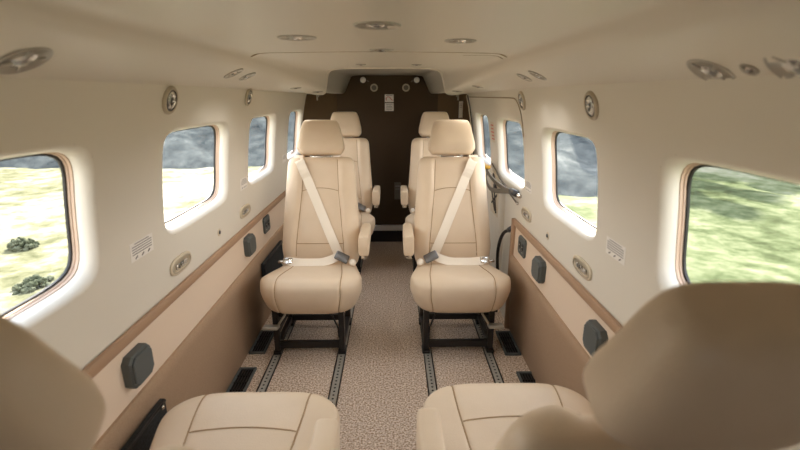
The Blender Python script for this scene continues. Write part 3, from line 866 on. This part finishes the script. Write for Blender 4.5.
def blob_tree(name, x, y, h, r, label, cat, grp, z0=None):
    z0 = z0 if z0 is not None else max(gh(x, y), hill(x, y))-.05
    o = thing(name, label, cat, (x, y, z0), 0, grp)
    if h > 2:
        bm = bmesh.new(); tube(bm, [(0, 0, 0), (.08, .02, h*.35), (.0, .05, h*.75)], [.22, .15, .06], 10); obj('trunk', bm, M['bark'], o)
    bm = bmesh.new()
    nb = 26 if h > 2 else 70
    for i in range(nb):
        a = random.random()*2*PI; q = random.random()**.5; zz = random.random()
        rr = r*(1-.55*zz)*q
        c = Vector((math.cos(a)*rr, math.sin(a)*rr, h*((.28 if h > 2 else .18)+.62*zz)))
        s = r*(.26+.22*random.random())*(1-.3*zz)*(1 if h > 2 else .42)
        res = bmesh.ops.create_icosphere(bm, subdivisions=2, radius=s, matrix=Matrix.Translation(c))
        for v in res['verts']:
            v.co = c+(v.co-c)*(.72+.5*random.random())
    obj('foliage', bm, M['shrub'], o, smooth=False)
for x, y, h, r in ((7.0, 18.6, 6.6, 1.5), (11.0, 18.0, 6.4, 1.5), (15.2, 18.0, 6.6, 1.6), (9.0, 23.0, 9.5, 1.5), (13.1, 22.6, 9.0, 1.5), (19.4, 18.8, 7.2, 1.6)):
    blob_tree('tree', x, y, h, r, 'leafy tree on the lawn outside, shading the grass seen through the right windows', 'tree', 'trees beyond the lawn')
for x, y, h, r, lb in ((-6.2, 7.2, .26, .26, 'grey low shrub in the meadow seen through the near left window'), (-4.7, 5.5, .20, .28, 'green low shrub at the near edge of the meadow seen through the near left window')):
    blob_tree('shrub', x, y, h, r, lb, 'shrub', 'meadow shrubs')

# ------------------------------------------------------------------ light
w = bpy.data.worlds.new('sky'); sc.world = w; w.use_nodes = True
nt = w.node_tree; bg = nt.nodes['Background']
tc = nt.nodes.new('ShaderNodeTexCoord'); sp = nt.nodes.new('ShaderNodeSeparateXYZ'); rp = nt.nodes.new('ShaderNodeValToRGB')
el = rp.color_ramp.elements
el[0].position = .0; el[0].color = (1.0, .97, .92, 1); el[1].position = .8; el[1].color = (.50, .60, .75, 1)
e = el.new(.35); e.color = (.95, .95, .94, 1)
nt.links.new(tc.outputs['Generated'], sp.inputs[0]); nt.links.new(sp.outputs['Z'], rp.inputs['Fac']); nt.links.new(rp.outputs['Color'], bg.inputs['Color'])
bg.inputs['Strength'].default_value = 9.0
L = bpy.data.lights.new('sun', 'SUN'); L.energy = 38.0; L.angle = math.radians(1.2); L.color = (1, .95, .85)
so = bpy.data.objects.new('sun', L); C.objects.link(so)
so.rotation_euler = Vector((.02, 1, .82)).to_track_quat('Z', 'Y').to_euler()

# added fill light: one small spot just under some ceiling lamps, themselves unlit
for x, y, pw in ((-.038, 1.53, 2.4), (-.545, 1.63, 2.2), (-.545, 1.78, 2.2), (.475, 1.55, 2.2), (.475, 1.70, 2.2), (-.505, 2.45, 2), (.425, 2.35, 2), (-.44, 2.75, 1.5), (.37, 2.70, 1.5)):
    L = bpy.data.lights.new('fill_spot', 'SPOT'); L.energy = pw; L.spot_size = math.radians(165); L.spot_blend = 1; L.shadow_soft_size = .02; L.color = (1, .96, .91)
    lo_ = bpy.data.objects.new('fill_spot', L); C.objects.link(lo_)
    n = ceil_n(x, y); lo_.location = Vector((x, y, ceil_z(x, y)))+n*.04
    lo_.rotation_euler = (Vector((CX*.3+x*.7-x, 0, -.5))).to_track_quat('-Z', 'Y').to_euler()

# ------------------------------------------------------------------ camera
cam = bpy.data.cameras.new('camera'); cam.sensor_width = 36; cam.lens = 450/800*36
co = bpy.data.objects.new('camera', cam); C.objects.link(co)
p = math.atan((225-95)/450); ya = math.atan(7/450*math.cos(p))
co.location = (0, 0, 1.2); co.rotation_euler = (PI/2-p, 0, -ya)
cam.clip_start = .02; cam.clip_end = 300
cam.dof.use_dof = True; cam.dof.focus_distance = 2.15; cam.dof.aperture_fstop = 3.2
sc.camera = co
sc.view_settings.view_transform = 'Standard'; sc.view_settings.look = 'None'; sc.view_settings.gamma = 1
sc.view_settings.use_curve_mapping = False
sc.view_settings.exposure = -0.3
sc.cycles.use_denoising = True
sc.cycles.max_bounces = 14; sc.cycles.diffuse_bounces = 8; sc.cycles.transparent_max_bounces = 12
